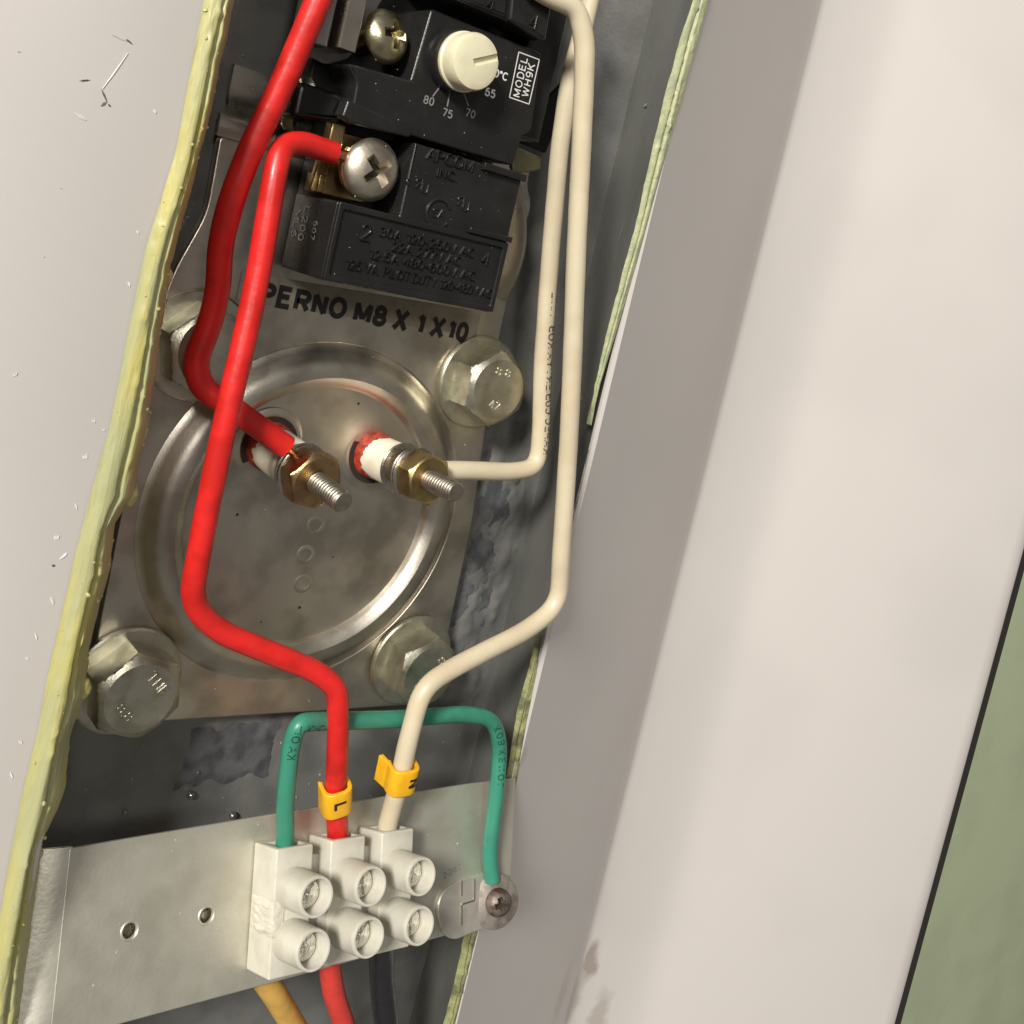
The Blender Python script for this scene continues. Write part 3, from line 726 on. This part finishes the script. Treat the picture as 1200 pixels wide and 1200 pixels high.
# high-limit block above, with raised 4
T('limit_block', plate([rnd([(-.95, 10.35), (.9, 10.35), (.9, 14), (-.95, 14)], .06)], .3, 2.1, .05), black)
pa = [U(597, 24, 2.2), U(640, 48, 2.2), U(655, -40, 2.2), U(605, -60, 2.2)]
T('limit_block', plate([rnd([(p.x, p.y) for p in pa], .06)], 1.3, 2.2, .06), black)
pa = [U(538, -2, 2.2), U(595, 21, 2.2), U(604, -60, 2.2), U(540, -60, 2.2)]
T('limit_block', plate([rnd([(p.x, p.y) for p in pa], .06)], 1.3, 2.16, .06), black)
emb('4', 618, 33, .42, None, 2.2); emb('4', 569, 10, .32, None, 2.16)
# spring-steel mounting clip seen right of the block and left above the red wire
pa = [U(598, 168, .9), U(636, 184, .9), U(634, 200, .9), U(612, 203, .9), U(600, 200, .9)]
T('spring_clip', plate([rnd([(p.x, p.y) for p in pa], .05)], .78, .92, .05), material('olive_steel', (.20, .19, .13), .4, metal=.8, bump=.004))
pa = [U(601, 165, .5), U(618, 140, .5), U(665, 90, .5), U(672, 100, .5), U(640, 180, .5)]
T('spring_clip', plate([rnd([(p.x, p.y) for p in pa], .05)], .4, .5, .04), blackD)
cl = [U(608, 205, .3), U(617, 245, .5), U(618, 290, .55), U(606, 330, .35), U(596, 352, .05)]
cp = fillet([(p, .5) for p in cl]); bm = bmesh.new(); rows = []
for i, p in enumerate(cp):
    wv = Vector((-.9, 0, -.25)); rows.append([bm.verts.new(p), bm.verts.new(p+Vector((-.12, 0, .04))), bm.verts.new(p+wv), bm.verts.new(p+wv-Vector((0, 0, .1))), bm.verts.new(p-Vector((0, 0, .1)))])
for r1, r2 in zip(rows, rows[1:]):
    for k in range(5): bm.faces.new((r1[k], r1[(k+1) % 5], r2[(k+1) % 5], r2[k]))
T('spring_clip', bm, steelB, sharp=50)
for pts_, wv in (([(352, 88), (357, 97), (356, 108), (348, 120)], .35), ([(341, 125), (335, 134), (333, 146), (336, 152)], .22)):
    cp = fillet([(U(x, y, .95), .2) for x, y in pts_]); bm = bmesh.new(); rows = []
    for p in cp: rows.append([bm.verts.new(p), bm.verts.new(p+Vector((wv*.5, 0, .10))), bm.verts.new(p+Vector((wv, 0, 0))), bm.verts.new(p+Vector((wv, 0, -.15))), bm.verts.new(p-Vector((0, 0, .15)))])
    for r1, r2 in zip(rows, rows[1:]):
        for k in range(5): bm.faces.new((r1[k], r1[(k+1) % 5], r2[(k+1) % 5], r2[k]))
    T('spring_clip', bm, steelB, sharp=60)
# terminals: brass seat, clamp bars
T('terminal_plate', plate([rnd([(-2.1, 6.40), (-.95, 6.42), (-.85, 7.5), (-1.2, 7.62), (-2.0, 7.6)], .08)], .86, 1.02, .03), brassY)
T('terminal_tab', box(-2.08, 7.25, 1.0, -1.78, 7.72, 1.28, .04), brassY)
T('terminal_tab', box(-2.02, 6.42, .6, -1.90, 6.75, 1.12, .03), brassY)
T('clamp_bar', box(-2.62, 8.88, 1.0, -2.28, 12.5, 1.95, .03), steelB)
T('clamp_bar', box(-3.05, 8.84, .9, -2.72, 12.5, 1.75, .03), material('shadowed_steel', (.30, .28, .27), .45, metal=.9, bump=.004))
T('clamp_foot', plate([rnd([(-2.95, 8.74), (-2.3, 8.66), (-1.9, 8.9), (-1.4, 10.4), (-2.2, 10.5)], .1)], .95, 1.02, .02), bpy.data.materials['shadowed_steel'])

def shade_recess(o, r, h):     # recess shade put into the colour, a dark dirt brown
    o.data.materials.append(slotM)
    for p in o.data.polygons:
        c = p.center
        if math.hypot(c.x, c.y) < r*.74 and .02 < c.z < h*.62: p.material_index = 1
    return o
def screw(name, label, cpos, r, h, rot, mat, tilt=(0, 0), group=None, cat='screw', depth=.24, size=.5, arm=.12):
    t = thing(name, label, cat, cpos, Matrix.Rotation(tilt[0], 3, 'X') @ Matrix.Rotation(tilt[1], 3, 'Y'), group)
    shade_recess(obj('screw_head', phillips(r, h, rot, depth, size, arm), mat, t, sharp=30), r, h)
    obj('shank', lathe([(0, -.9), (r*.45, -.9), (r*.45, .0), (0, .0)], 24), brass, t)
    return t
g = 'wiring screws of the thermostat'
screw('terminal_screw', 'satin round head cross screw clamping the red wire in the thermostat, below the dial', U(433, 199, 1.55), .58, .30, .80, screwM, (0, .08), g, size=.66, arm=.15, depth=.26)
screw('terminal_screw', 'tilted shiny cross screw beside two clamp bars, left of the ivory dial', U(448, 44, 1.42), .50, .36, .18, brassY if 0 else material('pale_brass', (.62, .56, .38), .3, metal=1, color2=(.45, .39, .22), scale=3, bump=.003), (-.25, .25), g, size=.66, arm=.15, depth=.26)
cs = thing('square_washer', 'copper coloured wire loop and washer under the satin thermostat screw', 'washer', U(430, 198, 1.3))
obj('washer', lathe([(.2, 0), (.52, 0), (.55, .03), (.55, .08), (.52, .1), (.2, .1)], 40), nickel, cs)

# ------------------------------------------------------------------ bracket and terminal strip
RB = Matrix(((.99823436, .03091336, .05072016), (-.04714151, .93180862, .35987551), (-.03613652, -.36163112, .93162068)))
FB = Frame((-.44575405, -6.97120558, 2.35286899), RB)
br = thing('mounting_bracket', 'galvanised sheet metal bracket across the lower end of the opening', 'bracket', FB.o, RB)
def B(x, y, off=0): return FB.un(x, y, off)
tl, tr, bl = B(72, 998), B(600, 909), B(160, 1200)
yT, yB = 1.50, -1.47
outl = [(-3.95, yB), (4.9, -1.30), (6.28, -1.15), (6.42, 1.70), (5.0, 1.70), (0, 1.60), (-3.95, 1.48)]
h1, h2 = B(152, 1091), B(242, 1073)
me = plate([rnd(outl, .05), circle(h1.x, h1.y, .13, 20), circle(h2.x, h2.y, .13, 20)], -.09, 0, .02)
obj('bracket_plate', me, bracketM, br, sharp=50)
# bent left end turning back into the cavity
bm = extrude_profile(sheet_profile([(-4.8, -.30), (-4.5, -.16), (-4.32, -.09), (-4.2, -.045), (-4.05, -.01), (-3.9, 0)], .09), yB-.02, 1.5, 24)
for v in bm.verts:
    if v.co.x < -4.3 and v.co.y > 1: v.co.y += .0
obj('bent_end', bm, bracketM, br, sharp=50)
for h in (h1, h2):
    s = obj('hole_screw', lathe([(.13, 0), (.155, .012), (.17, .0)], 28), bracketM, br); s.location = (h.x, h.y, 0)
    s = obj('hole_floor', lathe([(0, -.06), (.06, -.05), (.12, -.10), (.13, -.10)], 20), nickel, br); s.location = (h.x, h.y, -.02)
p, q = B(520, 1030, .002), B(541, 1018, .002); d = q-p
# faint pencil scribble on the bracket
me = strokes('2-2/62', .13, .12, .2, False, .001); me.transform(basis(Vector((p.x, p.y, .004)), (d.x, d.y, 0), (0, 1, 0))); obj('pencil_note', me, inkG, br, smooth=False, kind='stuff')

# earth lug plate at the right end
lug = thing('earth_lug', 'flat silver lug with rounded left end under the rusty screw washer', 'lug', FB.o, RB)
L0 = [B(573, 1021, .03), B(540, 1030, .03), B(518, 1043, .03), B(511, 1062, .03), B(513, 1082, .03), B(522, 1098, .03), B(533, 1101, .03), B(556, 1091, .03), B(575, 1087, .03)]
obj('lug_plate', plate([rnd([(v.x, v.y, .15) for v in L0], .15)], .0, .07, .025), material('lug_tin', (.70, .66, .58), .40, metal=.7, bump=.006, bscale=10), lug, sharp=50)
r3 = [B(556, 1030, .08), B(556, 1055, .08)]; rr = [B(541, 1060, .08), B(556, 1055, .08)]; rv = [B(541, 1060, .08), B(541, 1084, .08)]; r2 = [B(541, 1032, .08), B(541, 1050, .08)]
obj('lug_ridge', join([bm2me(tube([Vector((a.x, a.y, .075)).lerp(Vector((b.x, b.y, .075)), k/4) for k in range(5)], .022, 8)) for a, b in (rr, rv, r2, r3)]), nickel, lug)
sp = B(579, 1056, .10)
es = thing('earth_screw', 'rusty brown cross screw with wide flat washer holding the green wire at the right end', 'screw', FB.mat() @ sp, RB @ Matrix.Rotation(-.30, 3, 'Y'))
obj('washer', lathe([(.1, 0), (.54, 0), (.57, .02), (.57, .07), (.54, .09), (.1, .12)], 56), material('dull_washer', (.36, .32, .28), .5, metal=.6, color2=(.24, .20, .17), scale=4, bump=.006), es)
hd = obj('screw_head', phillips(.30, .26, .3, .22, .62, .2), oldscrew, es, sharp=40); hd.location = (.03, 0, .09); shade_recess(hd, .30, .26)

# terminal strip
clampM = material('bright_clamp_screw', (.80, .78, .72), .22, metal=.8, color2=(.6, .58, .5), scale=5, bump=.05, bscale=7)
tb = thing('terminal_strip', 'white three pole screw terminal strip mounted on the bracket', 'terminal strip', FB.mat() @ Vector((0, 0, .0)), RB)
D = .833; P0 = Vector((0, 0, 0))
PX = 1.2
for i in range(3):
    t = bpy.data.objects.new('terminal_pole', None); COL.objects.link(t); t.parent = tb; t.location = (i*PX, 0, 0)
    hw = .40; o_ = rnd([(-hw, -1.05), (hw, -1.05), (hw, 1.15), (-hw, 1.15)], .05)
    # body hollowed at the top where the wire enters
    bmz = boolean(plate([o_], .02, D, .035), [box(-.29, .75, D-.62, .29, 1.4, D-.10, .04), box(-.29, -1.4, D-.62, .29, -.75, D-.10, .04)])
    obj('pole_body', bmz, whiteP, t, sharp=40)
    for s, y in ((1, .438), (-1, -.438)):
        tw = bpy.data.objects.new('screw_tower', None)
        prof = [(.365, D-.3), (.365, D+.2), (.358, D+.72), (.352, D+.80), (.34, D+.815), (.305, D+.815), (.295, D+.80), (.285, D+.40), (0, D+.40)]
        o = obj('screw_tower', lathe(prof, 48), whiteP, t, sharp=40); o.location = (0, y, 0)
        sc = phillips(.245, .10, .4+i*.7+s*.4, .08, .9, .16) if 0 else None
        km = bm2me(lathe([(0, 0), (.25, 0), (.26, .03), (.24, .09), (0, .10)], 32)); ct = bmesh.new()
        bmesh.ops.create_cube(ct, size=1, matrix=Matrix.Rotation(.5+i*.8+s*.5, 4, 'Z') @ Matrix.Translation((0, 0, .1)) @ Matrix.Diagonal((.7, .06, .10, 1)))
        sc = obj('clamp_screw', boolean(km, [bm2me(ct)]), clampM, o, sharp=30); sc.location = (0, 0, D+.405)
        if s == 1 and i < 2:   # broken nub of the neighbouring web
            pass
for i in range(2):
    obj('web', box(i*PX+.36, -.80, .02, i*PX+PX-.36, .86, .42, .03), whiteP, tb, sharp=40)
# torn edge where a fourth pole was cut off
bm = bmesh.new(); g = []; n1, n2 = 30, 24
for j in range(n1+1):
    row = []
    for k in range(n2+1):
        u, v = k/n2, j/n1; a = u
        if u < .75: x, z = -.40, .05+u/.75*.80
        else: x, z = -.40+(u-.75)/.25*.22, D+.02
        y = -.34+.60*v+.05*noise.noise((u*4, v*2, 0)); e = min(1, 6*min(u, 1-u, v, 1-v))
        d = e*(.015+.05*abs(noise.noise((u*4, v*4, 2)))+.03*abs(noise.noise((u*11, v*11, 2))))
        if u < .75: x -= d
        else: z += d*.6
        row.append(bm.verts.new((x-.004*e, y, z)))
    g.append(row)
for a, b in zip(g, g[1:]):
    for k in range(n2): bm.faces.new((a[k], a[k+1], b[k+1], b[k]))
obj('torn_web', bm, material('torn_nylon', (.60, .57, .48), .34, bump=.02, bscale=18), tb, sharp=60)

# ------------------------------------------------------------------ wires
def Wf(px, py, off):    # picture point on a plane parallel to the bracket -> world depth
    v = FB.mat() @ FB.un(px, py, off); return v
def wire(name, pts, r, mat, label, cat='wire', wob=.035, bend=.6, extra=None):
    path = fillet([((p[0] if isinstance(p[0], Vector) else U(p[0], p[1], p[2])), (p[-1] if len(p) in (2, 4) else bend)) for p in pts])
    o = obj(name, tube(path, r, 24, wob), mat, None, sharp=70); tag(o, label, cat)
    return o, path
top = lambda i, dy=0: FB.mat() @ Vector((i*PX, 1.0+dy, D*.55))
bot = lambda i, dy=0: FB.mat() @ Vector((i*PX, -1.0-dy, D*.50))
def chk(pt): return pt
# red wire from above the frame down to the left stud
s1 = S1b.lerp(S1t, .46)
end = U(336, 524, 1.62)
wire('red_wire', [(402, -70, 2.2), (373, 0, 2.15), (331, 100, 1.95), (293, 175, 1.8, 1.2), (271, 235, 1.7, 1.0), (258, 285, 1.55, .8), (256, 352, 1.3, .7), (228, 424, 1.2, .5), (236, 456, 1.25, .45), (266, 474, 1.4, .5), (end, .3)], .220, redW,
     'red wire entering at the top edge and ending at the left stud, behind the other')
cu = [U(331, 519, 1.5), U(350, 538, 1.48)]
obj('copper_end', tube([cu[0].lerp(cu[1], k/4) for k in range(5)], .10, 12), copper, bpy.data.objects['red_wire'])
T0 = top(1, -.3)
wr2, pth2 = wire('red_wire', [(391, 179, 1.52), (380, 176, 1.55, .5), (355, 167, 1.65, .6), (330, 170, 1.85, .6), (322, 205, 2.0, .7), (299, 345, 2.15, .8), (269, 470, 2.35, .8), (238, 620, 2.3, .8), (223, 706, 2.1, .6), (255, 740, 2.1, .5), (370, 786, 2.4, .8), (396, 806, 2.55, .5), (396, 880, 2.6, .6), (392, 935, 2.42, .3), (top(1, .2), .2), (T0, .3)], .208, redW,
     'red wire in front, from the satin thermostat screw down to the white strip')
cu = [U(386, 178, 1.52), U(402, 182, 1.56), U(418, 186, 1.52)]
obj('copper_end', tube(fillet([(c, .1) for c in cu]), .105, 12), copper, wr2)
lp = [U(430, 198, 1.44)+Vector((math.cos(a), math.sin(a), 0))*.50 for a in [2.6+k/20*2.4 for k in range(21)]]
obj('copper_loop', tube(lp, .075, 12), copper, wr2)
# white wires
T2 = top(2, -.3)
wq, pw = wire('white_wire', [(622, -18, 2.35), (645, -3, 2.4, .5), (676, 8, 2.5, .7), (686, 50, 2.55, .8), (682, 160, 2.5, .8), (675, 300, 2.45), (671, 420, 2.4), (666, 530, 2.35, .9), (658, 640, 2.3, .8), (655, 708, 2.25, .65), (620, 737, 2.3, .6), (530, 783, 2.5, .9), (495, 806, 2.6, .7), (480, 860, 2.62), (466, 925, 2.45, .3), (top(2, .2), .2), (T2, .3)], .200, creamW,
     'thicker cream wire running down the right side to the white terminal strip')
s2 = S2b.lerp(S2t, .50)
w2, pw2 = wire('white_wire', [(500, 552, 1.55), (538, 551, 1.55), (600, 553, 1.4, .7), (630, 548, 1.3, .65), (634, 505, 1.25, .6), (636, 420, 1.2), (645, 300, 1.2, .8), (656, 170, 1.2), (668, 90, 1.25), (685, 30, 1.3), (702, -50, 1.4)], .197, creamW,
     'cream wire bent in an L from the right stud, rising behind the thicker one')
pr = wrap_print('KAPEC CUBIERVYA KOB  VINIL', pw2, .197, 3.35, .27, (.22, .0, .95))
obj('wire_print', pr, inkBr, w2, smooth=False, kind='stuff')
# earth wire
gw0 = top(0, -.3)
gwp = [(gw0, .3), (top(0, .2), .2), (334, 935, 2.45, .4), (341, 872, 2.5, .5), (350, 846, 2.55, .45), (385, 845, 2.35, .6), (470, 843, 2.05, .8), (545, 836, 1.9, .6), (578, 842, 1.9, .5), (586, 872, 1.95, .5), (581, 940, 2.15), (573, 1000, 2.35, .5), (577, 1032, 2.50)]
gw, gp = wire('green_wire', gwp, .172, greenW, 'green wire looping from the left pole of the white strip over to the rusty screw')
Lg = sum((b-a).length for a, b in zip(gp, gp[1:]))
obj('wire_print', wrap_print('KA OK KAC VON', gp, .172, 2.4, .22, (-.3, -.25, .9)), inkFade, gw, smooth=False, kind='stuff')
obj('wire_print', wrap_print('K O B  K E N O L', gp, .172, Lg-3.6, .22, (-.2, 0, 1)), inkFade, gw, smooth=False, kind='stuff')
# supply wires leaving below
wire('supply_wire', [(bot(0, -.5), .3), (300, 1135, 2.5), (322, 1165, 2.4, .4), (352, 1215, 2.1, .5), (375, 1280, 1.8)], .235, yelW, 'mustard yellow supply wire leaving the left pole downwards', bend=.4)
wire('supply_wire', [(bot(1, -.5), .3), (386, 1130, 2.5), (390, 1160, 2.4, .5), (408, 1215, 2.1, .5), (430, 1290, 1.8)], .22, pinkW, 'faded red supply wire leaving the middle pole downwards')
wire('supply_wire', [(bot(2, -.5), .3), (447, 1110, 2.3), (447, 1150, 2.1, .5), (455, 1215, 1.9, .5), (465, 1290, 1.6)], .27, blkW, 'black supply wire leaving the right pole downwards in shadow')

# wire markers
def marker(px, py, path, letter, label, up, ln, hw, hd, flap=False, ang=0.):
    # nearest path point in the picture
    best = min(range(1, len(path)-1), key=lambda i: (path[i]-Vector(CC.tolist())).cross(U(px, py, 0)-Vector(CC.tolist())).length)
    p = path[best]; y = (path[best-1]-path[best+1]).normalized()
    z = (Vector((-.15+ang, 0, 1))); z = (z-y*z.dot(y)).normalized(); x = y.cross(z)
    R = Matrix((x, y, z)).transposed(); t = thing('wire_marker', label, 'wire marker', p, R, 'yellow letter tags on the wires')
    oo = rnd([(-hw, -.30, .08), (hw, -.30, .08), (hw, .20, .2), (hw*.55, hd, .22), (-hw*.55, hd, .22), (-hw, .20, .2)], .1, 6)
    # profile lies in x-z of the marker: U shape, open at the back
    th_ = .085; n = 40; prof = []
    for k in range(n+1):
        a = math.radians(-35+250*k/n); ca, sa = math.cos(a), math.sin(a); e = 3.2
        r = (abs(ca)**e+abs(sa)**e)**(-1/e); prof.append((r*ca*hw, r*sa*hd))
    ins = [(x_*(1-th_/hw), z_*(1-th_/hd)) for x_, z_ in prof]
    me = plate([prof+ins[::-1]], -ln/2, ln/2, .025)
    me.transform(Matrix.Rotation(math.radians(90), 4, 'X')); obj('sleeve', me, yellowP, t, sharp=40)
    if flap:
        fm = plate([rnd([(-hw*1.0, -.05), (-hw*1.0+.08, -.05), (-hw*1.08+.04, -.36), (-hw*1.08-.07, -.34)], .02)], -ln/2, ln/2, .02)
        fm.transform(Matrix.Rotation(math.radians(90), 4, 'X')); obj('flap', fm, yellowP, t, sharp=40)
    me = strokes(letter, .27, .20, .2, False, .004, 'CENTER'); me.transform(Matrix.Translation((0, -.125, 0)))
    me.transform(Matrix.Rotation(math.radians(-90), 4, 'Z')); me.transform(Matrix.Translation((.0 if not flap else .17, 0, 0)))
    bm = bmesh.new(); bm.from_mesh(me)
    bmesh.ops.subdivide_edges(bm, edges=[e for e in bm.edges if e.calc_length() > .05], cuts=3, use_grid_fill=True)
    for v in bm.verts: v.co.z = v.co.z+.004+hd*max(.02, 1-(min(abs(v.co.x), hw*.995)/hw)**3.2)**(1/3.2)
    me = bm2me(bm)
    obj('letter', me, inkM, t, smooth=False)
marker(391, 932, pth2, 'L', 'yellow tag with the letter L clipped on the red wire above the white strip', 1, .60, .30, .31)
marker(470, 908, pw, 'N', 'yellow tag with the letter N clipped askew on the cream wire above the white strip', 1, .58, .31, .30, True)

# ------------------------------------------------------------------ dust, crumbs and drips
def specks(n, place, rmin, rmax, seed):
    r_ = random.Random(seed); bm = bmesh.new()
    for _ in range(n):
        p, sq = place(r_); r = rmin+(rmax-rmin)*r_.random()**3
        m = Matrix.Translation(p) @ Matrix.Rotation(r_.random()*6, 4, (r_.random(), r_.random(), 1)) @ Matrix.Diagonal((1, .4+.6*r_.random(), sq, 1))
        bmesh.ops.create_icosphere(bm, subdivisions=1, radius=r, matrix=m)
    return bm
dustM = material('pale_dust', (.45, .43, .38), .8, bump=0)
T('dust', specks(110, lambda r: (Vector((r.uniform(-1.8, 1.7), r.uniform(5, 10), ZF+.004)), .4), .005, .018, 1), dustM, kind='stuff')
obj('dust', specks(90, lambda r: (Vector((r.uniform(-3.9, 6.2), r.uniform(-1.3, 1.5), .003)), .4), .006, .028, 2), dustM, br, kind='stuff')
obj('dust', specks(160, lambda r: (Vector((r.uniform(-3.4, 4), r.uniform(-4.2, 4), .03 if r.random() < .5 else .01)), .5), .005, .018, 3), dustM, flange, kind='stuff')
obj('crumb', specks(220, lambda r: (Vector((r.uniform(-5, 6.1), r.choice([r.uniform(-7, -4.5), r.uniform(-7, 10)]), -.44)), .6), .008, .04, 4), foamD, tank, world=True, kind='stuff')
fb = bpy.data.objects['foam_bead']
vs = [v.co.copy() for v in fb.data.vertices]; K_ = 26
def onfoam(r):
    i = r.randrange(len(vs)//K_)*K_+r.choice([2, 5, 9, 14, 18, 20, 21, 21, 21, 22]); return vs[i]+Vector((0, r.uniform(-.1, .1), 0)), .8
obj('crumb', specks(110, onfoam, .012, .055, 5), foamM, fb, kind='stuff')
# small resin drips on the inner border
for px, py, r in ((171, 508, .10), (157, 581, .13), (101, 808, .13), (199, 326, .09), (238, 162, .07), (48, 1000, .10)):
    p = U(px, py, 2.75); bm = bmesh.new(); bmesh.ops.create_icosphere(bm, subdivisions=3, radius=r, matrix=Matrix.Translation(p+Vector((-.03, 0, -.03))) @ Matrix.Diagonal((.8, 1.5, .8, 1)))
    for v in bm.verts: v.co += Vector((1, 1, 1))*.03*noise.noise(v.co*7)
    obj('drip', bm, foamM, fb)
